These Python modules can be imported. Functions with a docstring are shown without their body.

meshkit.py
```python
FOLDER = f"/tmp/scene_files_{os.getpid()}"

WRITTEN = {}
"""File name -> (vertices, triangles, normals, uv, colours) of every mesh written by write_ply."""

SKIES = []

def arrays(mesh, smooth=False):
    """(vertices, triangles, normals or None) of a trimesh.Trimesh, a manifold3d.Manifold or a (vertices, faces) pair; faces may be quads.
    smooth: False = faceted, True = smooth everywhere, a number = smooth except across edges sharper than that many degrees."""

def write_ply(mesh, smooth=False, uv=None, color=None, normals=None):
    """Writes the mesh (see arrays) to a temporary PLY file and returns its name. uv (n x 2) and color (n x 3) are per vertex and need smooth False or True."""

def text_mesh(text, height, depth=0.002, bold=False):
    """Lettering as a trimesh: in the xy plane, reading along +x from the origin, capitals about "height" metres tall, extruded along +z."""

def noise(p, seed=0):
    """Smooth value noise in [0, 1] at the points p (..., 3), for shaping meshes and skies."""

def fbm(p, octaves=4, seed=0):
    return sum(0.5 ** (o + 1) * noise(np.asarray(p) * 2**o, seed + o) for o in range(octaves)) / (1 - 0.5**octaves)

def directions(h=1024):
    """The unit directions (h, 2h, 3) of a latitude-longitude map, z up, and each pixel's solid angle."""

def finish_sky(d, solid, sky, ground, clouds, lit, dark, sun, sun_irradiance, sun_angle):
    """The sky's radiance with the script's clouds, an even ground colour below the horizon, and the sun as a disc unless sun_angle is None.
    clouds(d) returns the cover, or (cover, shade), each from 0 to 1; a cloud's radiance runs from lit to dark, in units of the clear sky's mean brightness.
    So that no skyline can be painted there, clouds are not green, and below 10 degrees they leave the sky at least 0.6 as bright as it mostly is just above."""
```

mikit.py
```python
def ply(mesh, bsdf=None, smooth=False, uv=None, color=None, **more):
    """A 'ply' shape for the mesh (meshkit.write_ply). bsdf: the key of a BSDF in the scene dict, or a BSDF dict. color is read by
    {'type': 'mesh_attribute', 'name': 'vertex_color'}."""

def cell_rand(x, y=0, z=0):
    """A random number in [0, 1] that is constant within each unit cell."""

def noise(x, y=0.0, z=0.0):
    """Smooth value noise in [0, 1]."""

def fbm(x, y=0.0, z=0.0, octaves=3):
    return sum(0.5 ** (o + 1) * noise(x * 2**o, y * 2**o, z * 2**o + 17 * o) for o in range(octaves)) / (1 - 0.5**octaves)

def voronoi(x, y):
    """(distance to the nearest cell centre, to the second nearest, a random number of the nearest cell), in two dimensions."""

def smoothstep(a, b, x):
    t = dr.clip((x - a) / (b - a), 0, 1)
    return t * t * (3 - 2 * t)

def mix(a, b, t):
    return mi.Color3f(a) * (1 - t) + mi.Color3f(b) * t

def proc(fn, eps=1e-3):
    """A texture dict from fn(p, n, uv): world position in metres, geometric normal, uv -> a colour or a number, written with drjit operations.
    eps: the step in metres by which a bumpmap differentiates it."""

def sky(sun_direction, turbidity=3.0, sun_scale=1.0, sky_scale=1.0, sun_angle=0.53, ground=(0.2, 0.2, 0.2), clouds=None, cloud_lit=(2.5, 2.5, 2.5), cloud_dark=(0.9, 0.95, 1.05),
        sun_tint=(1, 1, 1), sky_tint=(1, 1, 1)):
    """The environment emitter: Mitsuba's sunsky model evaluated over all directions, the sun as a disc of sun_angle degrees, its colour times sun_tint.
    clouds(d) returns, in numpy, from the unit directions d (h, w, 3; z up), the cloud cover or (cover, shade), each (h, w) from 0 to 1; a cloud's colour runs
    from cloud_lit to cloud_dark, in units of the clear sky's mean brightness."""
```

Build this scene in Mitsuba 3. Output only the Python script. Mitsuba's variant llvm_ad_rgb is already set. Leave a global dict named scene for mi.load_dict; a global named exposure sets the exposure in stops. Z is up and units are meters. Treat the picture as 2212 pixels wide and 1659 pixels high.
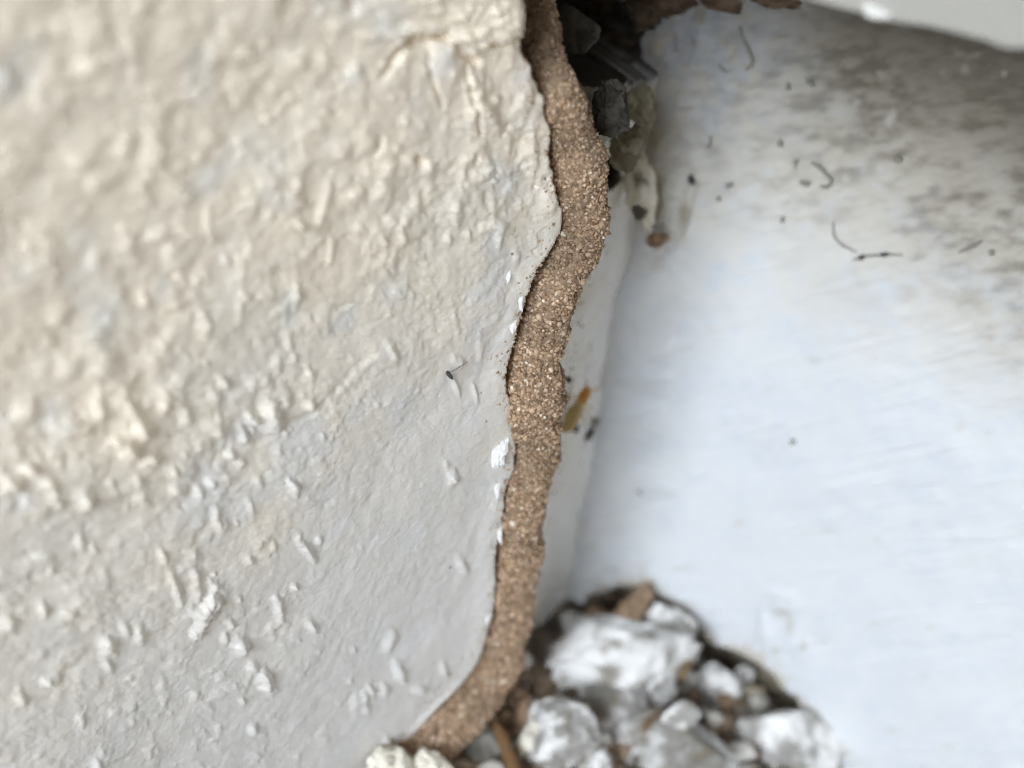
import math
import numpy as np, trimesh, manifold3d as m3, mitsuba as mi
import meshkit, mikit
from mitsuba import ScalarTransform4f as T4
from scipy.interpolate import PchipInterpolator

# ------------------------------------------------------------------ camera, sky, exposure
PITCH, FOV, FOCUS, APERTURE = math.radians(46), 30.0, 0.197, 0.0020
CAM = np.array([0.0, 0.0, 0.19])
RIGHT = np.array([1.0, 0, 0])
FWD = np.array([0, math.cos(PITCH), -math.sin(PITCH)])
UP = np.array([0, math.sin(PITCH), math.cos(PITCH)])
A, B, LEAN = math.radians(41), math.radians(30), math.radians(14)
DL = np.array([-math.cos(A), -math.sin(A), 0])          # along the left wall, away from the corner
NL = np.array([math.sin(A), -math.cos(A), 0])           # out of the left wall
DR = np.array([math.cos(B), -math.sin(B), 0])           # along the right wall
NR0 = np.array([-math.sin(B), -math.cos(B), 0])
Z = np.array([0, 0, 1.0])
UPR = math.cos(LEAN) * Z - math.sin(LEAN) * NR0         # the right wall leans back a little
NR = math.cos(LEAN) * NR0 + math.sin(LEAN) * Z

exposure = 1.5
scene, labels = {"type": "scene"}, {}
scene["camera"] = {
    "type": "thinlens", "fov": FOV, "fov_axis": "x", "aperture_radius": APERTURE, "focus_distance": FOCUS,
    "near_clip": 0.01, "far_clip": 200.0,
    "to_world": T4().look_at(origin=CAM.tolist(), target=(CAM + FWD).tolist(), up=[0, 0, 1]),
}
SUN = DL * 0.90 + NL * 0.43 + Z * 0.84
scene["sky"] = mikit.sky(SUN.tolist(), turbidity=3, sun_scale=1.1, sun_angle=24, sky_scale=1.0, clouds=lambda d: 1.0, cloud_lit=(1.36, 1.22, 1.02), sun_tint=(0.70, 0.94, 1.44))

# ------------------------------------------------------------------ placing things on the real surfaces
F = 1106 / math.tan(math.radians(FOV / 2))              # measurements were taken on a 2212 x 1659 print of the photograph


def ray(px, py):
    px, py = np.asarray(px, float), np.asarray(py, float)
    return FWD + ((px - 1106) / F)[..., None] * RIGHT + ((829.5 - py) / F)[..., None] * UP


def unproj(px, py, z):
    return CAM + z * ray(px, py)


def hit(px, py, p0, n):
    d = ray(px, py)
    return CAM + d * (((p0 - CAM) @ n) / (d @ n))[..., None]


def px_of(p):
    q = np.asarray(p) - CAM
    z = q @ FWD
    return 1106 + F * (q @ RIGHT) / z, 829.5 - F * (q @ UP) / z, z


W0 = unproj(1165, 700, 0.200)                            # a point of the left wall, under the middle of the mud tube
C0 = unproj(1308, 1000, 0.260)                           # a point of the corner


def on_left(px, py, off=0.0):
    return hit(px, py, W0 + off * NL, NL)


def uv_left(px, py, off=0.0):
    q = on_left(px, py, off) - W0
    return q @ DL, q[..., 2] + W0[2]


def left_point(u, v, h=0.0):
    u, v, h = np.broadcast_arrays(np.asarray(u, float), np.asarray(v, float), np.asarray(h, float))
    return W0 * [1, 1, 0] + u[..., None] * DL + v[..., None] * Z + h[..., None] * NL


def on_right(px, py, off=0.0):
    return hit(px, py, C0 + off * NR, NR)


def uv_right(px, py, off=0.0):
    q = on_right(px, py, off) - C0
    return q @ DR, q @ UPR


def right_point(s, w, h=0.0):
    s, w, h = np.broadcast_arrays(np.asarray(s, float), np.asarray(w, float), np.asarray(h, float))
    return C0 + s[..., None] * DR + w[..., None] * UPR + h[..., None] * NR


def fbm2(a, b, scale, octaves=4, seed=0, stretch=(1, 1)):
    return meshkit.fbm(np.stack([a / scale / stretch[0], b / scale / stretch[1], np.full_like(a, 0.37 + seed)], -1), octaves, seed)


def fbm3(p, scale, octaves=4, seed=0):
    return meshkit.fbm(np.asarray(p) / scale + 31.7, octaves, seed)


def sstep(a, b, x):
    t = np.clip((x - a) / (b - a), 0, 1)
    return t * t * (3 - 2 * t)


def lerp(a, b, t):
    t = np.asarray(t)[..., None]
    return np.asarray(a) * (1 - t) + np.asarray(b) * t


def axis(lo, hi, step, far_lo, far_hi):
    core = np.arange(lo, hi, step)
    def out(start, end):
        x, s, r = start, step, []
        while abs(end - x) > s * 1.6:
            s *= 1.35
            x += math.copysign(s, end - start)
            r.append(x)
        r[-1] = end
        return r
    return np.array(out(lo, far_lo)[::-1] + list(core) + out(core[-1], far_hi))


def grid_mesh(points):
    n, m = points.shape[:2]
    i = np.arange(n * m).reshape(n, m)
    q = np.stack([i[:-1, :-1], i[1:, :-1], i[1:, 1:], i[:-1, 1:]], -1).reshape(-1, 4)
    return points.reshape(-1, 3), np.vstack([q[:, [0, 1, 2]], q[:, [0, 2, 3]]])


# ------------------------------------------------------------------ materials
def paint(key, rough, bump_scale=0.0, bump=None, spec=0.4):
    b = {"type": "principled", "base_color": {"type": "mesh_attribute", "name": "vertex_color"}, "roughness": rough, "specular": spec}
    if bump is not None:
        b = {"type": "bumpmap", "arbitrary": mikit.proc(bump, eps=5e-5), "scale": bump_scale, "bsdf": b}
    scene[key] = {"type": "twosided", "bsdf": b}


paint("mat_paint", 0.62, 1.0, lambda p, n, uv: 0.00009 * mikit.fbm(p.x * 3600, p.y * 3600, p.z * 3600, 2), spec=0.25)
paint("mat_matte", 0.85, 1.0, lambda p, n, uv: 0.00010 * mikit.fbm(p.x * 2600, p.y * 2600, p.z * 2600, 2), spec=0.12)
paint("mat_grain", 0.9)
paint("mat_waxy", 0.35, spec=0.5)


def flat(key, rgb, rough, spec=0.4):
    scene[key] = {"type": "twosided", "bsdf": {"type": "principled", "base_color": {"type": "rgb", "value": list(rgb)}, "roughness": rough, "specular": spec}}


flat("mat_dark", (0.035, 0.034, 0.032), 0.7)
flat("mat_fibre", (0.22, 0.21, 0.18), 0.8)
flat("mat_hair", (0.62, 0.58, 0.50), 0.5)
flat("mat_flake", (0.80, 0.80, 0.78), 0.5)
flat("mat_siding", (0.40, 0.395, 0.365), 0.45)


def add(key, mesh, mat, smooth=True, color=None, label=None, category=None, group=None, kind=None):
    scene[key] = mikit.ply(mesh, mat, smooth=smooth, color=color)
    if label or kind or category:
        labels[key] = {k: v for k, v in dict(label=label, category=category, group=group, kind=kind).items() if v}


def thing(key, label, category, group=None):
    labels[key] = {k: v for k, v in dict(label=label, category=category, group=group).items() if v}
    return key


used = {}


def numbered(name):
    used[name] = used.get(name, -1) + 1
    return name if used[name] == 0 else f"{name}_{used[name]:03d}"


# ------------------------------------------------------------------ left wall: lumpy painted stucco with a lip beside the tube
LIP = np.array([(1122, -60), (1121, 40), (1127, 110), (1150, 165), (1175, 225), (1186, 290), (1190, 350), (1198, 420), (1214, 462), (1212, 500),
                (1190, 545), (1160, 590), (1138, 640), (1122, 700), (1104, 770), (1094, 820), (1104, 880), (1112, 950), (1106, 1010),
                (1086, 1070), (1078, 1130), (1068, 1200), (1064, 1270), (1054, 1340), (1036, 1400), (1000, 1470), (940, 1530), (890, 1590), (850, 1640), (800, 1700)], float)
lu, lv = uv_left(LIP[:, 0], LIP[:, 1])
order = np.argsort(lv)
lip_of = PchipInterpolator(lv[order], lu[order], extrapolate=False)
lv_lo, lv_hi = lv.min(), lv.max()


def lip(v):
    return np.where(v < lv_lo, lu[order][0], np.where(v > lv_hi, lu[order][-1], lip_of(np.clip(v, lv_lo, lv_hi))))


# the corner line, seen from the left wall's plane
def left_coords(p):
    q = p - W0
    return q @ DL, q @ NL, p[..., 2]


cu1, ch1, cv1 = left_coords(on_right(1304, 1000))
cu2, ch2, cv2 = left_coords(on_right(1388, 420))

u_lo, u_hi = uv_left(1420, 60)[0], uv_left(-60, 100)[0]
v_lo, v_hi = uv_left(1300, 1760)[1] - 0.01, uv_left(600, -60)[1] + 0.004
UA = axis(u_lo - 0.012, max(u_hi, uv_left(-60, 1700)[0]), 0.00021, -0.08, 2.5)
VA = axis(v_lo, v_hi, 0.00021, -0.2, 2.4)
U, V = np.meshgrid(UA, VA, indexing="ij")
near = (sstep(0.14, 0.11, np.abs(U - 0.03)) * sstep(0.10, 0.08, np.abs(V - W0[2])))

_c = np.array(uv_left(500, 700))
_j = np.linalg.inv(np.stack([np.array(uv_left(504, 700)) - _c, np.array(uv_left(500, 704)) - _c], 1) / 4) * 4.6e-5
IU, IV = _j[0, 0] * U + _j[0, 1] * V, _j[1, 0] * U + _j[1, 1] * V    # the stucco was thrown on askew: its grain is sheared along the wall
H = 0.0016 * (fbm2(U, V, 0.016, 3, 1) - 0.5) + 0.0006 * (fbm2(IU, IV, 0.005, 3, 2) - 0.5)
# trowelled lumps in patches
QX, QY, _ = px_of(left_point(np.clip(U, -0.05, 0.09), np.clip(V, W0[2] - 0.07, W0[2] + 0.07)))
flat_area = sstep(600, 760, QX + 0.10 * (QY - 800)) * sstep(560, 720, QY)
band = np.exp(-((QY - (1060 - 0.27 * QX)) / 150) ** 2) * sstep(760, 620, QX)
rough_area = np.clip(0.16 + 0.34 * sstep(820, 520, QX) + 0.7 * sstep(640, 480, QY) + band - 0.16 * flat_area, 0, 1)
lump = sstep(0.50, 0.80, fbm2(IU, IV, 0.0026, 5, 7))
H += 0.00065 * lump * rough_area
upper = sstep(W0[2] - 0.016, W0[2] + 0.030, V + 0.25 * U + 0.010 * (fbm2(U, V, 0.012, 3, 8) - 0.5))
lump2 = sstep(0.45, 0.75, fbm2(U, V, 0.0016, 4, 9))
H -= 0.00035 * sstep(0.60, 0.82, fbm2(IU, IV, 0.0013, 4, 9)) * upper
H += (0.00018 + 0.00030 * upper) * (fbm2(IU, IV, 0.0010, 5, 16) - 0.5)
H += 0.0004 * upper * (sstep(0.46, 0.70, fbm2(IU, IV, 0.0034, 5, 17)) - 0.5)
H += 0.00060 * (1 - upper) * np.clip(rough_area + 0.15, 0, 1) * sstep(0.52, 0.85, fbm2(IU, IV, 0.0018, 4, 19))
# brush ridges that climb steeply to the right
ca, sa = math.cos(math.radians(58)), math.sin(math.radians(58))
P1, P2 = -U * ca + V * sa, U * sa + V * ca
H += 0.00017 * (fbm2(P1, P2, 0.0011, 4, 12, stretch=(4, 1)) - 0.5) * (1 - 0.8 * upper) * (0.4 + 0.6 * sstep(0.4, 0.6, fbm2(U, V, 0.012, 2, 18)))
H += 0.00012 * (fbm2(U, V, 0.0005, 3, 15) - 0.5)


def local(px, py, reach_px, surf=uv_left):
    """The affine map from wall coordinates about one spot to the print, and the window of the grid it touches."""
    c = np.array(surf(px, py))
    j = np.stack([np.array(surf(px + 4, py)) - c, np.array(surf(px, py + 4)) - c], 1) / 4
    r = np.abs(j) @ [reach_px, reach_px]
    return c, np.linalg.inv(j), r


def dab(Hf, aU, aV, px, py, w, h, height, tilt=0.0, sharp=0.55, seed=0, surf=uv_left, rough=0.35):
    c, inv, r = local(px, py, 1.4 * max(w, h), surf)
    i0, i1 = np.searchsorted(aU, [c[0] - r[0], c[0] + r[0]])
    j0, j1 = np.searchsorted(aV, [c[1] - r[1], c[1] + r[1]])
    if i1 <= i0 or j1 <= j0:
        return
    uu, vv = np.meshgrid(aU[i0:i1] - c[0], aV[j0:j1] - c[1], indexing="ij")
    x, y = inv[0, 0] * uu + inv[0, 1] * vv, inv[1, 0] * uu + inv[1, 1] * vv
    t = math.radians(tilt)
    a, b = x * math.cos(t) + y * math.sin(t), -x * math.sin(t) + y * math.cos(t)
    d = np.hypot(a / (w / 2), b / (h / 2))
    d = d * (1 + rough * 2 * (meshkit.fbm(np.stack([x / 22, y / 22, np.full_like(x, seed * 3.3)], -1), 3, seed) - 0.5))
    crumb = meshkit.fbm(np.stack([x / 9, y / 9, np.full_like(x, seed * 1.7)], -1), 3, seed + 5)
    Hf[i0:i1, j0:j1] += height * (0.45 * sstep(1.0, sharp, d) + 0.55 * sstep(1.35, 0.0, d)) * (0.6 + 0.8 * crumb)


def groove(Hf, aU, aV, pts, width, depth, surf=uv_left, seed=0):
    p = np.array([surf(*q) for q in pts])
    lo, hi = p.min(0) - 0.003, p.max(0) + 0.003
    i0, i1 = np.searchsorted(aU, [lo[0], hi[0]])
    j0, j1 = np.searchsorted(aV, [lo[1], hi[1]])
    uu, vv = np.meshgrid(aU[i0:i1], aV[j0:j1], indexing="ij")
    d = np.full(uu.shape, 9.0)
    for a, b in zip(p[:-1], p[1:]):
        e = b - a
        t = np.clip(((uu - a[0]) * e[0] + (vv - a[1]) * e[1]) / (e @ e), 0, 1)
        d = np.minimum(d, np.hypot(uu - a[0] - t * e[0], vv - a[1] - t * e[1]))
    d *= 1 + 0.8 * (fbm2(uu, vv, 0.001, 2, 40 + seed) - 0.5)
    Hf[i0:i1, j0:j1] -= depth * sstep(width, width * 0.25, d)


MM = 0.001
DABS = [  # x, y, width, height (print), rise in mm, tilt
    (440, 1320, 38, 120, 1.3, -18), (425, 1275, 30, 50, 0.9, 0), (520, 1395, 34, 56, 1.2, 10), (572, 1462, 34, 60, 1.3, 20), (545, 1440, 28, 30, 0.8, 0),
    (500, 1350, 20, 24, 0.6, 0), (380, 1060, 44, 30, 0.8, 0), (268, 975, 36, 66, 1.4, 5), (178, 1075, 36, 60, 1.4, 0), (98, 1042, 44, 34, 1.1, 20),
    (26, 1046, 60, 52, 1.3, 30), (60, 1015, 40, 30, 0.9, 0), (322, 985, 30, 34, 1.0, 0), (296, 930, 60, 60, 0.8, 30), (588, 905, 42, 90, 1.3, 18),
    (620, 870, 30, 40, 0.7, 0), (350, 880, 36, 60, 0.9, 25), (400, 890, 36, 70, 0.9, 15), (280, 880, 40, 80, 1.0, 15), (250, 950, 40, 30, 0.6, 0),
    (665, 1190, 18, 74, 0.9, 30), (632, 1050, 22, 44, 0.9, 25), (690, 1170, 20, 30, 0.5, 0), (640, 1272, 20, 24, 0.8, 0), (540, 1210, 24, 30, 0.6, 20),
    (500, 985, 30, 30, 0.8, 30), (520, 1000, 30, 26, 0.7, 0), (430, 1065, 30, 30, 0.7, 0), (400, 1015, 70, 60, 0.5, 0), (232, 1390, 40, 60, 1.1, 25),
    (95, 1320, 30, 40, 0.9, 20), (20, 1350, 40, 46, 0.9, 0), (150, 1325, 40, 30, 0.7, 0), (100, 1475, 26, 26, 0.8, 0), (45, 1510, 40, 30, 0.8, -20),
    (118, 1470, 40, 30, 0.6, 0), (800, 1490, 20, 40, 0.7, 20), (860, 1450, 26, 44, 0.8, 20), (845, 1385, 30, 60, 0.7, -20), (830, 1490, 26, 30, 0.7, 0),
    (905, 1488, 30, 36, 0.8, 30), (790, 1530, 24, 30, 0.6, 0), (380, 1275, 22, 100, 0.7, 18), (350, 1200, 20, 60, 0.6, 20), (470, 1130, 26, 70, 0.7, 22),
    (702, 440, 26, 130, 0.9, -14), (715, 545, 20, 90, 0.8, -6), (640, 640, 22, 110, 0.8, 4), (520, 660, 22, 90, 0.6, 0), (455, 490, 20, 100, 0.6, 0),
    (515, 550, 20, 60, 0.5, 0), (450, 600, 20, 60, 0.5, 10), (630, 740, 20, 80, 0.5, 10), (440, 720, 26, 80, 0.7, 20), (390, 660, 50, 30, 0.5, 20),
    (260, 640, 60, 60, 0.6, 0), (130, 690, 60, 80, 0.8, 0), (220, 770, 50, 90, 0.9, 10), (150, 800, 50, 60, 0.7, 0), (60, 900, 70, 50, 0.9, 20),
    (140, 930, 80, 50, 0.8, 20), (210, 880, 40, 60, 0.7, 10), (330, 780, 40, 70, 0.7, 20), (120, 600, 50, 80, 0.7, 0),
    (80, 75, 70, 40, 1.0, 0), (30, 55, 50, 60, 0.9, 0), (130, 72, 50, 34, 0.9, 0), (170, 200, 90, 34, 0.8, -12), (70, 310, 110, 30, 0.9, -18),
    (230, 205, 40, 30, 0.6, 0), (275, 305, 44, 50, 1.0, 0), (265, 330, 44, 30, 1.0, 0), (170, 350, 60, 44, 0.9, -20), (385, 330, 36, 30, 0.8, 0),
    (100, 240, 140, 24, 0.7, -14), (430, 345, 40, 30, 0.8, 0), (330, 200, 50, 40, 0.6, 0), (250, 165, 40, 24, 0.7, 0), (400, 220, 60, 34, 0.6, 0),
    (300, 60, 70, 34, 0.5, 0), (460, 120, 40, 90, 0.5, -30), (560, 170, 40, 80, 0.5, -30), (610, 200, 50, 40, 0.6, 0), (640, 130, 60, 40, 0.6, 0),
    (740, 60, 60, 50, 0.8, 0), (800, 80, 70, 30, 0.9, 0), (770, 160, 60, 50, 0.5, 0), (690, 270, 40, 60, 0.5, 0), (790, 300, 50, 60, 0.5, 0),
    (830, 420, 60, 110, 0.7, -8), (760, 430, 50, 50, 0.5, 0), (930, 400, 40, 110, 0.6, 10), (900, 440, 30, 80, 0.5, 0), (740, 330, 40, 50, 0.5, 0),
    (1000, 390, 26, 80, 0.6, 0), (985, 470, 30, 80, 0.5, 0), (1080, 520, 18, 70, 0.7, 0), (1065, 430, 20, 80, 0.5, 0), (1120, 560, 20, 40, 0.5, 0),
    (985, 700, 18, 100, 0.3, 10), (1040, 760, 16, 70, 0.4, 4), (990, 840, 14, 60, 0.5, 20), (1030, 850, 12, 60, 0.4, 10),
    # the smooth plaster lumps at the top, and the lumps by the lip
    (1062, 10, 170, 220, 2.6, -8), (960, -10, 150, 130, 1.2, 10), (860, 20, 120, 80, 0.6, 0), (1085, 60, 80, 90, 0.8, 0),
    (930, 62, 110, 36, 1.2, 0), (985, 90, 34, 70, 1.4, -40), (1010, 116, 30, 54, 1.2, -35), (860, 80, 70, 30, 0.6, 0),
    (965, 165, 74, 130, 0.9, 4), (1028, 165, 60, 80, 0.7, -20), (1040, 235, 54, 70, 1.5, 10), (1062, 262, 30, 40, 1.0, 0), (1070, 215, 24, 30, 0.8, 0),
    (1130, 230, 46, 170, 0.9, -14), (1100, 300, 40, 80, 0.7, 0), (1150, 330, 40, 120, 0.8, 0), (1185, 440, 44, 80, 1.0, 0), (1090, 370, 60, 36, 0.8, 0),
]
for k, (x, y, w, h, z, t) in enumerate(DABS):
    dab(H, UA, VA, x, y, w, h, z * MM * (0.80 if y > 800 else 0.5), -t, seed=k, sharp=0.15 if max(w, h) < 100 else 0.4, rough=0.7 if max(w, h) < 130 else 0.35)
# more small crumbs, thicker where the photograph has them
rng = np.random.default_rng(4)
for k in range(700):
    x, y = rng.uniform(-30, 1150), rng.uniform(-30, 1690)
    dens = 0.12 + 0.35 * (y < 560) + 0.9 * math.exp(-((y - (1060 - 0.27 * x)) / 130) ** 2) * (x < 720) + 0.5 * math.exp(-((y - (1000 + 0.85 * (x - 250))) / 70) ** 2) * (x < 640)
    if rng.random() > dens or x > np.interp(y, LIP[:, 1], LIP[:, 0]) - 25:
        continue
    s = rng.uniform(10, 26)
    el = rng.uniform(1, 2.6) if y > 480 else rng.uniform(0.6, 1.4)
    dab(H, UA, VA, x, y, s, s * el, rng.uniform(0.2, 0.5) * MM * (s / 20), -rng.uniform(-5, 40) if y > 480 else rng.uniform(-40, 40), sharp=0.2, seed=200 + k)
for k, (pts, w, d) in enumerate([
    ([(828, 160), (850, 135), (868, 112), (888, 90), (905, 98)], 0.0007, 0.8 * MM),
    ([(880, 100), (905, 92), (925, 100)], 0.0009, 0.7 * MM),
    ([(930, 92), (945, 84), (962, 84), (976, 92)], 0.0004, 1.2 * MM),
    ([(985, 102), (1000, 118), (1015, 132), (1034, 136)], 0.0007, 1.1 * MM),
    ([(932, 112), (926, 150), (945, 200), (960, 235)], 0.0003, 0.5 * MM),
    ([(1000, 125), (1006, 165), (1020, 225), (1038, 290)], 0.0003, 0.6 * MM),
    ([(1084, 292), (1098, 270)], 0.00025, 0.8 * MM),
    ([(1065, 96), (1090, 94), (1110, 80)], 0.0004, 0.7 * MM),
    ([(760, 0), (772, 26)], 0.0005, 0.9 * MM), ([(826, 300), (812, 330)], 0.0004, 0.4 * MM), ([(900, 345), (916, 352)], 0.0005, 0.7 * MM),
    ([(560, 960), (700, 880), (800, 770)], 0.0008, 0.18 * MM),
]):
    groove(H, UA, VA, pts, w, d, seed=k)
for k, (x, y) in enumerate([(643, 208), (337, 323), (571, 348), (365, 940), (845, 585), (755, 515), (595, 10), (930, 15), (470, 330), (905, 350), (1160, 405), (720, 500)]):
    dab(H, UA, VA, x, y, 11, 11, -0.5 * MM, seed=k, sharp=0.3)

ragged = (0.00055 + 0.0006 * upper) * (fbm2(U, V, 0.0016, 3, 21) - 0.5) + 0.0005 * (fbm2(U, V, 0.005, 2, 22) - 0.5)
TL = (lip(V) + ragged) - U                                # > 0 : beyond the lip, towards the corner
drop = 0.0016 + 0.0016 * sstep(W0[2] - 0.01, W0[2] + 0.03, V)
vtop = [float(uv_left(1160, y)[1]) for y in (270, 60)]
drop = drop + 0.013 * sstep(vtop[0], vtop[1], V)


def drop_at(v):
    return 0.0016 + 0.0016 * sstep(W0[2] - 0.01, W0[2] + 0.03, v) + 0.013 * sstep(vtop[0], vtop[1], v)
edge = sstep(0.0022, 0.0, TL) * sstep(-0.0035, -0.0008, TL)
H += 0.00030 * np.where(TL < 0, edge, 0)                  # the paint is a little thicker along the lip
vv = (V - cv1) / (cv2 - cv1)
cu, ch = cu1 + (cu2 - cu1) * vv, ch1 + (ch2 - ch1) * vv
frac = TL / np.maximum(lip(V) - cu, 0.002)
strip = -drop + (ch + drop) * np.clip(frac, 0, 1.6) + 0.0016 * (fbm2(U, V, 0.004, 3, 31) - 0.5) + 0.00085 * (fbm2(U, V, 0.0016, 5, 32) - 0.5)
blend = sstep(-0.0001, 0.0007, TL)
H = H * (1 - blend) + strip * blend
# the broken-out hole at the top of the corner
hp = np.array([(1127, -400), (3600, -400), (3600, 120), (1480, 150), (1400, 172), (1320, 195), (1250, 195), (1215, 150), (1180, 100), (1127, 60)], float)


def poly_dist(px_, py_, poly, big=9.0):
    d = np.full(px_.shape, big)
    inside = np.zeros(px_.shape, bool)
    for a, b in zip(poly, np.roll(poly, -1, 0)):
        e = b - a
        t = np.clip(((px_ - a[0]) * e[0] + (py_ - a[1]) * e[1]) / (e @ e), 0, 1)
        d = np.minimum(d, np.hypot(px_ - a[0] - t * e[0], py_ - a[1] - t * e[1]))
        c = (a[1] > py_) != (b[1] > py_)
        inside ^= c & (px_ < (b[0] - a[0]) * (py_ - a[1]) / np.where(b[1] == a[1], 1e-9, b[1] - a[1]) + a[0])
    return np.where(inside, d, -d)


hole = np.zeros_like(H)
win = np.ix_((UA > -0.085) & (UA < 0.03), (VA > W0[2] - 0.01) & (VA < W0[2] + 0.12))
hx, hy, _ = px_of(left_point(U[win], V[win], H[win]))
gap = np.array([(1296, 340), (1326, 346), (1334, 388), (1318, 404), (1304, 382)], float)
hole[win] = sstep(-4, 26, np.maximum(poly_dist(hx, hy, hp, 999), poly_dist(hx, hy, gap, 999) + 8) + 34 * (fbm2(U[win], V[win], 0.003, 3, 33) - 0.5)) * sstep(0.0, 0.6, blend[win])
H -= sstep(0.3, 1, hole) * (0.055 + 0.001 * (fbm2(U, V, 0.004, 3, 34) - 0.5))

cream, white, tan = (0.85, 0.765, 0.63), (0.70, 0.685, 0.66), (0.60, 0.52, 0.40)
warm_glow = sstep(0.05, 0.95, 0.85 * sstep(W0[2] - 0.050, W0[2] + 0.055, V + 0.1 * U) + 0.7 * (fbm2(U, V, 0.012, 3, 51) - 0.5) + 0.25 * (fbm2(U, V, 0.002, 3, 52) - 0.5))  # warm light toward the top painted into the wall colour, broken by mottling
col = lerp(white, cream, warm_glow)
col = lerp(col, (0.72, 0.72, 0.72), 0.6 * sstep(0.55, 0.72, fbm2(U, V, 0.006, 3, 53)))
col = lerp(col, tan, 0.55 * sstep(0.60, 0.78, fbm2(U, V, 0.0018, 3, 54)) * (0.25 + 0.75 * warm_glow))
spk = meshkit.noise(np.stack([U / 0.00042, V / 0.00042, np.full_like(U, 2.2)], -1), 61) * sstep(0.45, 0.7, fbm2(U, V, 0.009, 2, 62))
col = lerp(col, (0.20, 0.14, 0.08), 0.75 * sstep(0.86, 0.95, spk) * (0.3 + 0.7 * upper))
stripcol = lerp((0.64, 0.60, 0.52), (0.70, 0.68, 0.64), sstep(0.35, 0.65, fbm2(U, V, 0.006, 3, 55)))
stripcol = lerp(stripcol, (0.36, 0.34, 0.30), 0.5 * sstep(0.64, 0.76, fbm2(U, V, 0.0016, 3, 56)))
stripcol = lerp(stripcol, (0.70, 0.705, 0.71), 0.85 * sstep(0.40, 0.95, frac + 0.5 * (fbm2(U, V, 0.003, 3, 60) - 0.5)))  # bluish light near the corner put into the strip's colour
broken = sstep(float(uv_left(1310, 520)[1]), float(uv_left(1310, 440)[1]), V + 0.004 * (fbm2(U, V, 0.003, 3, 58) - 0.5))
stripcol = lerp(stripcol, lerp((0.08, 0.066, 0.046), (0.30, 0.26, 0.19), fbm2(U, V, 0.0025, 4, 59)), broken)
col = lerp(col, stripcol, blend)
col = lerp(col, lerp((0.022, 0.018, 0.014), (0.05, 0.04, 0.03), fbm2(U, V, 0.002, 3, 57)), sstep(0.0, 0.25, hole))  # bare masonry in the hole, painted near black for its deep shade
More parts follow.
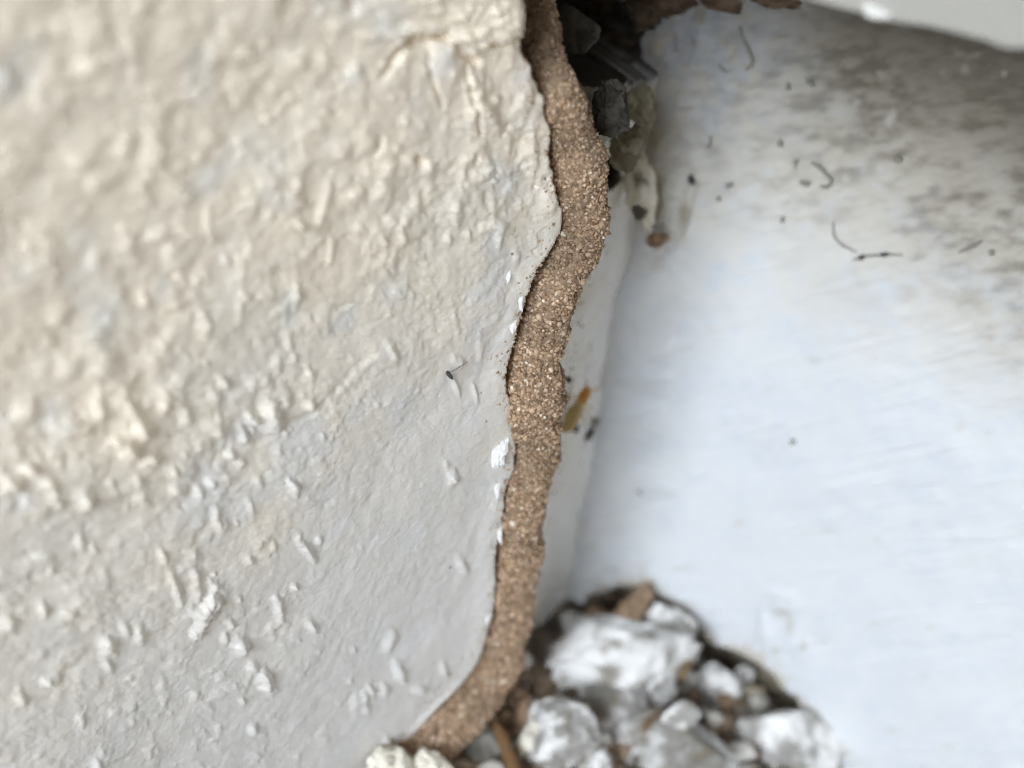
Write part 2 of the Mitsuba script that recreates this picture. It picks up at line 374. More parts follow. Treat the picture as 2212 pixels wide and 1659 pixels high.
add("stucco_wall", grid_mesh(left_point(U, V, H)), "mat_paint", True, col.reshape(-1, 3),
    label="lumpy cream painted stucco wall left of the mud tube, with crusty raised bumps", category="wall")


def surf_left(px, py, lift=0.0):
    """A point on the left wall's real relief behind a spot of the print (a few steps along the ray)."""
    offs = np.arange(0.005, -0.06, -0.0001)
    d = ray(px, py)
    q_ = CAM + d * (((W0 - CAM) @ NL + offs) / (d @ NL))[:, None] - W0
    us, vs = q_ @ DL, q_[:, 2] + W0[2]
    iu, iv = np.clip(np.searchsorted(UA, us), 0, len(UA) - 1), np.clip(np.searchsorted(VA, vs), 0, len(VA) - 1)
    k = int(np.argmax(H[iu, iv] >= offs))
    return left_point(us[k], vs[k], offs[k]) + lift * NL


# ------------------------------------------------------------------ right wall: smooth white paint, grime and painted shade under the siding
s_hi = uv_right(2260, 200)[0]
w_lo, w_hi = uv_right(1800, 1760)[1], uv_right(1500, -40)[1]
WTOP = uv_right(2230, 40)[1]
SA = axis(-0.012, max(s_hi, uv_right(2260, 1700)[0]), 0.00032, -0.06, 2.5)
WA = axis(w_lo - 0.004, WTOP - 0.0006, 0.00032, -0.25, WTOP)
S, W = np.meshgrid(SA, WA, indexing="ij")
HR = 0.0016 * (fbm2(S, W, 0.020, 3, 71) - 0.5) + 0.00040 * (fbm2(S, W, 0.0028, 4, 72) - 0.5) + 0.00008 * (fbm2(S, W, 0.0007, 3, 73) - 0.5)
cornerw = sstep(0.012, 0.002, S)
HR += cornerw * (0.0030 * (fbm2(S, W, 0.0034, 4, 74) - 0.3) + 0.0010 * (fbm2(S, W, 0.0013, 4, 78) - 0.5)) + 0.0040 * sstep(0.009, -0.001, S) ** 2 * sstep(uv_right(1380, 480)[1], uv_right(1370, 640)[1], W)
HR += 0.00036 * (fbm2(0.8 * S + 0.6 * W, -0.6 * S + 0.8 * W, 0.0009, 3, 77, stretch=(7, 1)) - 0.5)
for k, (x, y, w, h, z, t) in enumerate([(1436, 440, 100, 230, 1.0, 6), (1410, 640, 60, 160, 0.5, 0), (1350, 900, 60, 200, 0.4, 0), (1690, 1300, 90, 60, 0.4, -20), (1650, 1370, 40, 120, 0.35, 10), (1720, 1400, 50, 60, 0.3, 0), (1420, 320, 60, 110, 0.5, 0)]):
    dab(HR, SA, WA, x, y, w, h, z * MM, -t, seed=300 + k, surf=uv_right)
groove(HR, SA, WA, [(1494, 400), (1488, 440), (1474, 495), (1450, 530), (1430, 548), (1412, 532)], 0.0008, 0.8 * MM, uv_right, 3)
hr = np.array([(-4000, -400), (1400, -400), (1405, 20), (1388, 70), (1396, 110), (1380, 160), (1330, 175), (-4000, 175)], float)
rx_, ry_, _ = px_of(right_point(S, W, HR))
holer = sstep(-6, 22, poly_dist(rx_, ry_, hr, 999) + 40 * (fbm2(S, W, 0.002, 3, 75) - 0.5))
HR -= sstep(0.3, 1, holer) * (0.055 + 0.001 * (fbm2(S, W, 0.004, 3, 76) - 0.5))
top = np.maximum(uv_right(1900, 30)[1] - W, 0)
grime_shade = sstep(0.042, 0.004, top + 0.016 * (fbm2(S, W, 0.012, 3, 81) - 0.5) - 0.26 * np.clip(S - 0.024, -0.03, 0.06))  # grime, plus the siding's shade painted in, both growing toward the top
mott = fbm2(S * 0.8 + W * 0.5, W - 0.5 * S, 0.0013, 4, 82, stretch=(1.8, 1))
colr = lerp((0.635, 0.655, 0.675), (0.68, 0.645, 0.565), 0.9 * sstep(0.052, 0.018, top + 0.014 * (fbm2(S, W, 0.014, 3, 83) - 0.5)))  # cool light low down and warm light above, put into the paint colour
colr = lerp(colr, (0.185, 0.16, 0.12), grime_shade * (0.68 + 0.32 * sstep(0.36, 0.66, mott)))
colr = lerp(colr, (0.11, 0.10, 0.085), 0.55 * grime_shade * sstep(0.50, 0.74, mott))
colr = lerp(colr, (0.15, 0.135, 0.11), 0.75 * sstep(0.018, 0.0, top + 0.008 * (fbm2(S, W, 0.006, 3, 93) - 0.5) - 0.2 * np.clip(S - 0.03, -0.03, 0.03)))  # extra shade painted close under the siding
colr = lerp(colr, (0.57, 0.61, 0.66), (1 - grime_shade) * (0.5 * sstep(0.42, 0.75, fbm2(S, W, 0.005, 4, 90)) + 0.45 * sstep(0.50, 0.72, fbm2(S, W, 0.0017, 4, 97))))
colr = lerp(colr, (0.45, 0.43, 0.39), 0.35 * sstep(0.66, 0.78, fbm2(0.8 * S + 0.6 * W, -0.6 * S + 0.8 * W, 0.0016, 3, 92, stretch=(2.5, 1))))
colr = lerp(colr, (0.52, 0.50, 0.46), 0.5 * sstep(0.66, 0.80, fbm2(S, W, 0.0022, 3, 84)) * sstep(0.07, 0.03, top))
for x, y, w, h, a in [(1688, 1325, 50, 24, 0.5), (1705, 1350, 26, 50, 0.45), (1735, 1395, 24, 30, 0.5), (1675, 1405, 26, 26, 0.5), (1640, 1350, 14, 90, 0.2), (1480, 470, 26, 110, 0.8), (1300, 930, 40, 40, 0.2), (1430, 560, 40, 40, 0.3)]:
    c, inv, r = local(x, y, w, uv_right)
    uu, ww = S - c[0], W - c[1]
    d = np.hypot((inv[0, 0] * uu + inv[0, 1] * ww) / (w / 2), (inv[1, 0] * uu + inv[1, 1] * ww) / (h / 2))
    colr = lerp(colr, (0.34, 0.30, 0.21), a * sstep(1.2, 0.2, d * (0.7 + 0.6 * fbm2(S, W, 0.001, 2, 85))))
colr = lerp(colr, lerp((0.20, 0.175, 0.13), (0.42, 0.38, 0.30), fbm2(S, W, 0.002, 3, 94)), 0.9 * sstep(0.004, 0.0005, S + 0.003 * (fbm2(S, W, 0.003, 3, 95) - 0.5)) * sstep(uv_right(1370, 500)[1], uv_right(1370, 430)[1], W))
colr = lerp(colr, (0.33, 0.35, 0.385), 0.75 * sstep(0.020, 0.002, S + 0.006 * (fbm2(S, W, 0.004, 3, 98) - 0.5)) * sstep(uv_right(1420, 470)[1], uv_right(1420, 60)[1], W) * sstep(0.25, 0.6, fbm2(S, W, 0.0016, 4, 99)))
foot = np.array([(1290, 1290), (1330, 1268), (1395, 1268), (1480, 1335), (1545, 1398), (1600, 1415), (1655, 1450), (1720, 1520), (1785, 1600), (1815, 1720), (1200, 1800)], float)
fd = -poly_dist(rx_, ry_, foot, 999)
colr = lerp(colr, (0.42, 0.37, 0.28), 0.75 * sstep(70, 0, fd) * sstep(0.46, 0.70, fbm2(S, W, 0.0012, 4, 96) + 0.25 * sstep(30, 0, fd)) * (W < 0.01))
bare = sstep(-3, 12, poly_dist(rx_, ry_, foot, 999) + 26 * (fbm2(S, W, 0.0024, 3, 87) - 0.5)) * (W < 0)
HR -= 0.0055 * bare * (0.8 + 0.5 * fbm2(S, W, 0.002, 3, 88))
colr = lerp(colr, lerp((0.10, 0.085, 0.055), (0.26, 0.22, 0.16), fbm2(S, W, 0.002, 3, 89)), bare)
colr = lerp(colr, lerp((0.022, 0.018, 0.014), (0.05, 0.04, 0.03), fbm2(S, W, 0.002, 3, 86)), sstep(0.0, 0.25, holer))  # near-black colour carries the shade in this wall's part of the hole
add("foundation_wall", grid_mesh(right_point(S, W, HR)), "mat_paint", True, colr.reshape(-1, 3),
    label="smooth bluish white painted foundation wall right of the corner, grimy and darkened with painted shade under the siding", category="wall")

# brown sill timber above it, and the pale siding board that hangs over the wall
q = right_point(np.array([-0.05, 2.4]), WTOP, 0)


def box_on(o, ex, ey, ez, x0, x1, y0, y1, z0, z1):
    m = trimesh.creation.box(extents=[1, 1, 1])
    v = m.vertices + 0.5
    v = v * [x1 - x0, y1 - y0, z1 - z0] + [x0, y0, z0]
    return np.asarray(o) + v[:, :1] * ex + v[:, 1:2] * ey + v[:, 2:] * ez, m.faces


ptop = right_point(0, WTOP, 0)
gs, gw = np.meshgrid(axis(-0.01, 0.05, 0.0006, -0.05, 2.4), axis(0, 0.012, 0.0006, -0.003, 0.14), indexing="ij")
wood = fbm2(gs, gw, 0.0016, 4, 91, stretch=(5, 1))
sill = ptop + gs[..., None] * DR + gw[..., None] * Z + (-0.003 + 0.002 * (wood - 0.5))[..., None] * NR0
add("sill_timber", grid_mesh(sill), "mat_matte", True, lerp((0.10, 0.065, 0.045), (0.28, 0.19, 0.135), sstep(0.35, 0.65, wood)).reshape(-1, 3),
    label="dark brown sill timber on top of the white wall, behind the siding", category="timber")

SOFF = 0.034
sp = hit(np.array([1180.0, 1400, 1600, 1750.0, 1800, 1878, 1882, 1935, 2000, 2060, 2130, 2165, 2190, 2240]), np.array([-132.0, -84, -36, -2.0, 12, 31, 40, 46, 54, 68, 86, 100, 104, 100]), C0 + SOFF * NR0, NR0) - C0
sx, sz = sp @ DR, sp[:, 2]
import shapely
ring = list(zip(sx, sz)) + [(sx[-1] + 0.02, sz[-1] + 0.0012), (2.4, sz[-1] + 0.002), (2.4, sz[-1] + 0.16), (sx[0] - 0.004, sz[-1] + 0.16), (sx[0] - 0.004, sz[0] + 0.004)]
board = trimesh.creation.extrude_polygon(shapely.Polygon(ring), 0.0022, engine="earcut")
bv = C0 + board.vertices[:, :1] * DR + board.vertices[:, 1:2] * Z + (SOFF - 0.0022 + board.vertices[:, 2:]) * NR0
add("siding_board__face", (bv, board.faces), "mat_siding", False)
nk = hit(np.array([1868.0, 1905, 1925, 1900, 1872]), np.array([6.0, 24, 34, 38, 32]), C0 + (SOFF + 0.0004) * NR0, NR0) - C0
nick = trimesh.creation.extrude_polygon(shapely.Polygon(list(zip(nk @ DR, nk[:, 2]))), 0.0004, engine="earcut")
add("siding_board__chipped_edge", (C0 + nick.vertices[:, :1] * DR + nick.vertices[:, 1:2] * Z + (SOFF + 0.0002 + nick.vertices[:, 2:]) * NR0, nick.faces), "mat_flake", False, label="pale chipped nick on the board's lower edge")
thing("siding_board", "pale grey white siding board hanging over the top right of the wall", "siding board")
# the rest of the house above, out of the picture, which keeps the sky behind it off the corner
hv, hf = box_on(C0 * [1, 1, 0], DR, Z, NR0, -0.03, 2.4, sz[-1] + C0[2] + 0.15, 2.6, -0.02, SOFF - 0.004)
add("house_wall", (hv, hf), "mat_siding", False, label="plain pale house wall rising above the siding board", category="wall")

# ------------------------------------------------------------------ ground: a small heap of soil and rubble in the corner, level beyond
g0, g1, g2 = on_right(1330, 1276), on_left(835, 1640), on_right(1840, 1652)
gn = np.cross(g1 - g0, g2 - g0)
gn /= np.linalg.norm(gn) * np.sign(gn[2])


def plane_z(p):
    return g0[2] - ((p[..., 0] - g0[0]) * gn[0] + (p[..., 1] - g0[1]) * gn[1]) / gn[2]


def ground_z(p):
    far = np.hypot(p[..., 0] - g0[0], p[..., 1] - g0[1])
    z = plane_z(p)
    k = sstep(0.07, 0.12, far)
    bumps = 0.0035 * (fbm2(p[..., 0], p[..., 1], 0.006, 4, 101) - 0.5) - 0.003
    return z * (1 - k) + k * GFLAT + bumps


GFLAT = min(plane_z(g1), plane_z(g2)) - 0.012
GX = axis(g1[0] - 0.03, g2[0] + 0.03, 0.0005, -40, 40)
GY = axis(min(g1[1], g2[1]) - 0.05, g0[1] + 0.012, 0.0005, -40, 40)
X, Y = np.meshgrid(GX, GY, indexing="ij")
G = np.stack([X, Y, np.zeros_like(X)], -1)
G[..., 2] = ground_z(G)
soil = fbm2(X, Y, 0.003, 4, 103)
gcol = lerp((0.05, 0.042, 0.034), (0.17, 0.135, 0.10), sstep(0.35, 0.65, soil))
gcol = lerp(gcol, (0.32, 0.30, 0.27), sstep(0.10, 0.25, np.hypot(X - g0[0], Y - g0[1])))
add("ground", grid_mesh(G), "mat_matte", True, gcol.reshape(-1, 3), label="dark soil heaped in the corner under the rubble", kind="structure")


def on_ground(px, py, lift=0.0):
    p = hit(px, py, g0 + np.array([0, 0, lift - 0.003]), gn)
    return p


# ------------------------------------------------------------------ rocks
ICO = {k: trimesh.creation.icosphere(subdivisions=k) for k in (1, 2, 3, 4)}


def rock(seed, rx, ry, rz, cuts=9, rough=0.22, sub=4):
    r = np.random.default_rng(seed)
    v = ICO[sub].vertices.copy()
    o = seed * 7.13
    v *= (1 + rough * (meshkit.fbm(v * 1.3 + o, 3, seed) - 0.5) * 2)[:, None]
    n = r.normal(size=(cuts + 5, 3))
    n /= np.linalg.norm(n, axis=1, keepdims=True)
    for d, k in zip(n, r.uniform(0.55, 0.88, cuts + 5)):
        over = np.maximum(v @ d - k, 0)
        v -= over[:, None] * d * 0.97
    pits = sstep(0.60, 0.80, meshkit.fbm(v * 4.2 + o, 3, seed + 9))
    v *= (1 - 0.55 * rough * pits + 0.55 * rough * (meshkit.fbm(v * 8 + o, 4, seed + 11) - 0.5))[:, None]
    v /= np.abs(v).max(0)
    return v * [rx, ry, rz]


def rock_color(v, seed, kind):
    s = np.ptp(v, axis=0).max()
    a = meshkit.fbm(v / s * 4.6 + seed, 5, seed)
    b = meshkit.fbm(v / s * 8.0 + seed * 2, 5, seed + 3)
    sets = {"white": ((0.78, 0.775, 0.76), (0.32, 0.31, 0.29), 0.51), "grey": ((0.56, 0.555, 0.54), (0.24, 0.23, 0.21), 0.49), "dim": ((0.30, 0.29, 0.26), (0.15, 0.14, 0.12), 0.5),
            "cream": ((0.80, 0.76, 0.66), (0.55, 0.49, 0.38), 0.62), "soil": ((0.30, 0.20, 0.13), (0.13, 0.085, 0.055), 0.5), "tan": ((0.46, 0.40, 0.30), (0.26, 0.21, 0.15), 0.5), "dark": ((0.12, 0.11, 0.095), (0.06, 0.055, 0.045), 0.5), "olive": ((0.30, 0.27, 0.20), (0.17, 0.15, 0.105), 0.5), "flake": ((0.76, 0.76, 0.76), (0.68, 0.67, 0.65), 0.5), "earth": ((0.17, 0.118, 0.082), (0.07, 0.05, 0.035), 0.5), "hollow": ((0.11, 0.08, 0.055), (0.045, 0.034, 0.025), 0.5)}
    c0, c1, th = sets[kind]
    c = lerp(c0, c1, sstep(th - 0.10, th + 0.08, a))
    if kind in ("white", "grey", "cream"):
        c = lerp(c, (0.17, 0.14, 0.10), 0.8 * sstep(0.57, 0.68, b))
    return c


def put_rock(name, px, py, w, h, where, kind, label, category, seed, depth=0.8, lift=0.0, tilt=0.0, mat="mat_matte", group=None, cuts=9, rough=0.22):
    c = where(px, py, lift)
    z = px_of(c)[2]
    rx, ry = w / 2 * z / F, h / 2 * z / F
    v = rock(seed, rx, ry, depth * min(rx, ry), cuts, rough)
    colr_ = rock_color(v, seed, kind)
    t = math.radians(tilt)
    e1, e2 = math.cos(t) * RIGHT + math.sin(t) * UP, -math.sin(t) * RIGHT + math.cos(t) * UP
    p = c + v[:, :1] * e1 + v[:, 1:2] * e2 + v[:, 2:] * FWD
    key = numbered(name)
    add(key, (p, ICO[4].faces), mat, True, colr_, label=label, category=category, group=group)
    return key


ST = lambda x, y, w, h, *a, **k: put_rock("stone", x, y, w * 1.13, h * 1.13, *a, **k)
og = on_ground
ST(1312, 1436, 370, 215, og, "white", "largest stone, white and grey, jagged, at the top of the rubble", "stone", 11, depth=0.9, lift=0.004, tilt=12, cuts=14, rough=0.49)
ST(1445, 1372, 130, 110, og, "white", "white stone with grey hollows on the right end of the largest stone", "stone", 12, lift=0.007, tilt=-30, rough=0.43)
ST(1330, 1515, 190, 110, og, "grey", "grey stone just under the largest stone", "stone", 13, lift=0.004, tilt=20, rough=0.43)
ST(1207, 1590, 165, 165, og, "white", "rounded white stone low in the rubble, below the left end of the largest", "stone", 14, lift=0.005, cuts=10, rough=0.32)
ST(1143, 1612, 56, 105, og, "cream", "small upright cream stone left of the rounded white stone", "stone", 15, lift=0.003, tilt=-15)
ST(1460, 1612, 250, 170, og, "grey", "broad pale grey stone at the bottom centre of the rubble", "stone", 16, lift=0.004, tilt=-15, rough=0.38)
ST(1468, 1548, 84, 60, og, "white", "small bright white stone on top of the broad grey stone", "stone", 17, lift=0.010, tilt=10)
ST(1560, 1478, 92, 64, og, "white", "small white stone against the wall, right of the largest stone", "stone", 18, lift=0.004, tilt=-35)
ST(1606, 1462, 44, 48, og, "white", "tiny white stone touching the white wall beside a small white stone", "stone", 19, lift=0.003)
ST(1700, 1605, 210, 160, og, "white", "pale stone at the right end of the rubble, under the white wall", "stone", 20, lift=0.003, tilt=-32, rough=0.35)
ST(852, 1658, 112, 90, og, "cream", "lumpy cream stone at the bottom left, under the tube's foot", "stone", 21, lift=0.006, rough=0.49)
ST(925, 1664, 100, 84, og, "cream", "second lumpy cream stone from the left, under the tube's foot", "stone", 22, lift=0.006, rough=0.49)
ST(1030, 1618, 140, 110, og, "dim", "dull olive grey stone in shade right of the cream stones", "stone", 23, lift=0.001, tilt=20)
ST(1410, 1488, 120, 120, og, "grey", "grey stone below the right half of the largest stone", "stone", 24, lift=0.004, tilt=-20, rough=0.41)
ST(1300, 1648, 46, 70, og, "white", "tiny white pebble at the bottom edge right of the rounded stone", "stone", 25, lift=0.003)
ST(1352, 1592, 34, 30, og, "grey", "tiny grey pebble between the rounded stone and the broad one", "stone", 26, lift=0.002)
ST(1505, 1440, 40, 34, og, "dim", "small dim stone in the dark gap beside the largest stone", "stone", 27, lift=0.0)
ST(1250, 1355, 70, 50, og, "grey", "small grey stone behind the largest stone, by the brown stub", "stone", 28, lift=0.001)
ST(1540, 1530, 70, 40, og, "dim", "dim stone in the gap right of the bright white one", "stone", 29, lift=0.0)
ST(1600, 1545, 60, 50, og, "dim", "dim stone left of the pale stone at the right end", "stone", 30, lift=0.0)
ST(1620, 1500, 60, 50, og, "tan", "tan stone against the white wall above the pale right end stone", "stone", 31, lift=0.001)
SC = lambda *a, **k: put_rock("soil_clod", *a, **k)
SC(1278, 1362, 110, 84, og, "soil", "brown clod of soil left of the brown stub, under the strip of wall", "soil clod", 41, lift=0.003, tilt=35, rough=0.3)
SC(1225, 1392, 70, 50, og, "soil", "brown clod of soil behind the left end of the largest stone", "soil clod", 42, lift=0.002, tilt=35, rough=0.3)
SC(1105, 1500, 90, 70, og, "soil", "dark brown clod of soil right of the tube's foot", "soil clod", 43, lift=0.002, rough=0.34)
SC(1130, 1545, 60, 90, og, "soil", "dark brown clod of soil above the upright cream stone", "soil clod", 44, lift=0.002, rough=0.34)
SC(1085, 1560, 60, 60, og, "soil", "brown crumb of soil under the tube's foot, above the orange root", "soil clod", 45, lift=0.001, rough=0.34)
SC(1440, 1560, 50, 40, og, "soil", "reddish brown crumb of soil left of the bright white stone", "soil clod", 46, lift=0.003)
SC(1565, 1512, 44, 34, og, "soil", "rusty crumb of soil under the small white stone by the wall", "soil clod", 47, lift=0.004)
# loose grit that nobody could count
r = np.random.default_rng(9)
gv, gf, gc, n = [], [], [], 0
for k in range(2000):
    a, b = r.uniform(0, 1, 2)
    p = g0 + a * (g1 - g0) + b * (g2 - g0)
    p = p + 0.1 * (r.random(3) - 0.5) * 0.06
    p[2] = ground_z(p)
    s = 0.0004 + 0.0016 * r.random() ** 3
    v = ICO[1].vertices * (1 + 0.5 * (r.random((42, 1)) - 0.5)) * s * r.uniform(0.6, 1.2, 3)
    gv.append(v + p + [0, 0, s * 0.4]); gf.append(ICO[1].faces + n); n += 42
    gc.append(np.repeat([np.array([(0.10, 0.075, 0.05), (0.22, 0.16, 0.11), (0.40, 0.38, 0.34), (0.6, 0.58, 0.54)][r.choice(4, p=[0.32, 0.32, 0.2, 0.16])]) * r.uniform(0.8, 1.2)], 42, 0))
add("grit", (np.vstack(gv), np.vstack(gf)), "mat_grain", True, np.vstack(gc), label="loose brown and grey grit between the stones", category="grit", kind="stuff")


# ------------------------------------------------------------------ mud tubes
def sweep(points, radii, sides, squash=1.0, side_dir=None, seed=0, rough=0.12, scale=0.0016):
    p = np.asarray(points, float)
    t = np.gradient(p, axis=0)
    t /= np.linalg.norm(t, axis=1, keepdims=True)
    n = side_dir - (t @ side_dir)[:, None] * t
    n /= np.linalg.norm(n, axis=1, keepdims=True)
    b = np.cross(t, n)
    a = np.arange(sides) * 2 * math.pi / sides
    rad = np.asarray(radii)[:, None] * np.ones(sides)
    ring_ = lambda r_: p[:, None] + r_[..., None] * (np.cos(a)[None, :, None] * n[:, None] * squash + np.sin(a)[None, :, None] * b[:, None])
    base = ring_(rad)
    rad = rad * (1 + 2 * rough * (fbm3(base, 0.004, 3, seed) - 0.5) + rough * (fbm3(base, scale * 0.5, 3, seed + 1) - 0.5))
    v = ring_(rad)
    m, k = v.shape[:2]
    i = np.arange(m * k).reshape(m, k)
    j = np.roll(i, -1, 1)
    q_ = np.stack([i[:-1], j[:-1], j[1:], i[1:]], -1).reshape(-1, 4)
    f = np.vstack([q_[:, [0, 1, 2]], q_[:, [0, 2, 3]]])
    verts = np.vstack([v.reshape(-1, 3), p[0], p[-1]])
    c0, c1 = m * k, m * k + 1
    f = np.vstack([f, np.stack([j[0], i[0], np.full(k, c0)], -1), np.stack([i[-1], j[-1], np.full(k, c1)], -1)])
    return trimesh.Trimesh(verts, f, process=False)


def soil_tone(k, r_):
    base = np.array([(0.36, 0.245, 0.155), (0.44, 0.31, 0.205), (0.28, 0.18, 0.11), (0.18, 0.115, 0.07), (0.60, 0.45, 0.325), (0.44, 0.32, 0.235), (0.68, 0.60, 0.48)])
    return base[r_.choice(7, k, p=[0.29, 0.24, 0.20, 0.12, 0.06, 0.075, 0.015])] * r_.uniform(0.82, 1.15, (k, 1))


def mud_tube(key, pts, width, where, label, count, squash, seed, facing, gsize=(0.00013, 0.00027), rough=0.14):
    q_ = np.array([where(*a) for a in pts])
    z = px_of(q_)[2]
    rad = np.array(width) / 2 * z / F
    s = np.r_[0, np.cumsum(np.linalg.norm(np.diff(q_, axis=0), axis=1))]
    t = np.linspace(0, s[-1], int(s[-1] / 0.00035))
    p = PchipInterpolator(s, q_, axis=0)(t)
    rr = PchipInterpolator(s, rad)(t)
    rr = rr * (1 + 0.05 * np.sin(t / 0.0023 + 2 * np.sin(t / 0.004)))
    tube = sweep(p, rr, 64, squash, facing, seed, rough)
    r_ = np.random.default_rng(seed)
    core = 0.48 * soil_tone(1, np.random.default_rng(1))[0] * np.ones((len(tube.vertices), 1))  # core darkened to stand in for shade between the grains
    core = core * (0.6 + 0.8 * fbm3(tube.vertices, 0.0007, 3, 5))[:, None]
    add(key + "__core", tube, "mat_grain", True, core)
    np.random.seed(seed)
    pos, face = trimesh.sample.sample_surface(tube, count, seed=seed)
    nn = tube.face_normals[face]
    ico = trimesh.creation.icosahedron()
    sz_ = r_.uniform(*gsize, count) * np.where(r_.random(count) < 0.05, 1.6, 1.0)
    V_ = ico.vertices[None] * (1 + 0.6 * (r_.random((count, 12, 1)) - 0.5))
    Q = trimesh.transformations.random_rotation_matrix
    ax = r_.normal(size=(count, 3)); ax /= np.linalg.norm(ax, axis=1, keepdims=True)
    st = 1 + r_.uniform(0, 0.7, count)
    V_ = V_ + (st - 1)[:, None, None] * (V_ @ ax[:, :, None]) * ax[:, None, :]
    V_ = V_ * sz_[:, None, None] + (pos + nn * (sz_ * r_.uniform(-0.1, 0.55, count))[:, None])[:, None]
    F_ = (ico.faces[None] + 12 * np.arange(count)[:, None, None]).reshape(-1, 3)
    patchy = 0.52 + 0.88 * fbm3(pos, 0.0045, 4, 8)
    C_ = np.repeat(soil_tone(count, r_) * patchy[:, None], 12, 0)
    add(key + "__soil_grains", (V_.reshape(-1, 3), F_), "mat_grain", True, np.clip(C_, 0, 0.9), kind="stuff")
    thing(key, label, "mud tube")


TUBE = [(1132, -190, 80), (1140, -100, 84), (1150, -20, 84), (1158, 40, 88), (1172, 90, 92), (1186, 150, 96), (1205, 205, 98), (1224, 260, 100), (1240, 320, 108), (1250, 380, 112), (1254, 440, 112), (1252, 490, 108),
        (1240, 545, 112), (1215, 592, 110), (1192, 640, 106), (1176, 700, 98), (1163, 755, 106), (1154, 815, 120), (1156, 880, 112), (1160, 930, 100), (1155, 1000, 94),
        (1136, 1060, 94), (1125, 1120, 90), (1119, 1200, 98), (1110, 1260, 88), (1102, 1330, 88), (1084, 1395, 94), (1060, 1452, 112), (1018, 1508, 124), (970, 1556, 124), (908, 1606, 112), (850, 1650, 94), (790, 1700, 76)]


def tube_spot(x, y):
    off = 0.0
    for _ in range(12):
        off = 0.5 * off + 0.5 * (0.0016 - drop_at(float(uv_left(x, y, off)[1])))
    return on_left(x, y, off)


mud_tube(numbered("mud_tube"), [(a - 3, b) for a, b, _ in TUBE], [w + 4 for _, _, w in TUBE], tube_spot,
         "long winding brown tube of grainy mud running down the corner crack", 27000, 0.95, 3, NL, gsize=(0.00011, 0.00026), rough=0.30)


def stub_spot(x, y):
    k = np.interp(y, [1262, 1400], [0.004, 0.0])
    return on_ground(x, y, 0.006) + k * (-FWD)


mud_tube(numbered("mud_tube"), [(1396, 1262), (1384, 1284), (1366, 1310), (1346, 1338), (1322, 1366)], [22, 38, 48, 50, 46], stub_spot,
         "short broken stub of brown mud tube pointing up behind the largest stone", 700, 0.9, 4, -FWD)


# crumbs of the same mud smeared onto the paint along the tube's edges
r = np.random.default_rng(31)
ico = trimesh.creation.icosahedron()
cv, cf, cc = [], [], []
ty, tx, tw = [np.array(c_, float) for c_ in ([b for _, b, _ in TUBE], [a for a, _, _ in TUBE], [w for _, _, w in TUBE])]
for k in range(420):
    y = r.uniform(120, 1650)
    side = -1 if r.random() < 0.6 else 1
    x = np.interp(y, ty, tx) + side * (np.interp(y, ty, tw) / 2 + 2 + r.exponential(9) * (1 + 1.4 * (math.sin(y / 37.0) > 0.6)))
    if side > 0 and y < 500:
        continue
    p = surf_left(x, y, 0.00004)
    s_ = r.uniform(0.00007, 0.00021)
    cf.append(ico.faces + 12 * len(cv))
    cv.append(ico.vertices * (1 + 0.6 * (r.random((12, 1)) - 0.5)) * s_ + p)
    cc.append(np.repeat(soil_tone(1, r), 12, 0))
add("mud_tube__smeared_crumbs", (np.vstack(cv), np.vstack(cf)), "mat_grain", True, np.vstack(cc), kind="stuff")

# ------------------------------------------------------------------ twigs, fibres, specks
def strand(name, pts, width, mat, label, category, where, group=None, sides=7, seed=0, color=None):
    q_ = np.array([where(*a) for a in pts])
    if len(q_) < 3:
        q_ = np.insert(q_, 1, q_.mean(0), 0)
    z = px_of(q_)[2]
    s = np.r_[0, np.cumsum(np.linalg.norm(np.diff(q_, axis=0), axis=1))]
    t = np.linspace(0, s[-1], max(12, int(s[-1] / 0.0002)))
    p = PchipInterpolator(s, q_, axis=0)(t)
    w = np.interp(t, s, np.broadcast_to(np.asarray(width, float), (len(q_),))) if np.ndim(width) == 0 or len(width) == len(q_) else np.interp(t / t[-1], np.linspace(0, 1, len(width)), width)
    rr = w / 2 * np.interp(t, s, z) / F
    mesh = sweep(p, rr, sides, 1.0, np.array([0.3, -0.5, 0.81]), seed, 0.25, 0.001)
    add(numbered(name), mesh, mat, True, None if color is None else np.repeat([color], len(mesh.vertices), 0), label=label, category=category, group=group)


gr = lambda x, y: on_ground(x, y, 0.004)
strand("root", [(1058, 1548), (1078, 1580), (1094, 1615), (1112, 1675)], [12, 24, 30, 34], "mat_matte", "orange brown root lying down the bottom of the rubble", "root", gr, color=(0.20, 0.115, 0.055))
strand("twig", [(1502, 1402), (1488, 1425), (1478, 1450), (1474, 1468)], [10, 18, 18, 10], "mat_matte", "small orange brown twig in the gap right of the largest stone", "twig", lambda x, y: on_ground(x, y, 0.009), color=(0.22, 0.14, 0.07))
strand("twig", [(1428, 1545), (1400, 1562), (1392, 1580)], [8, 16, 10], "mat_matte", "small brown twig under the grey stones, left of the bright white stone", "twig", lambda x, y: on_ground(x, y, 0.010), color=(0.20, 0.13, 0.08))

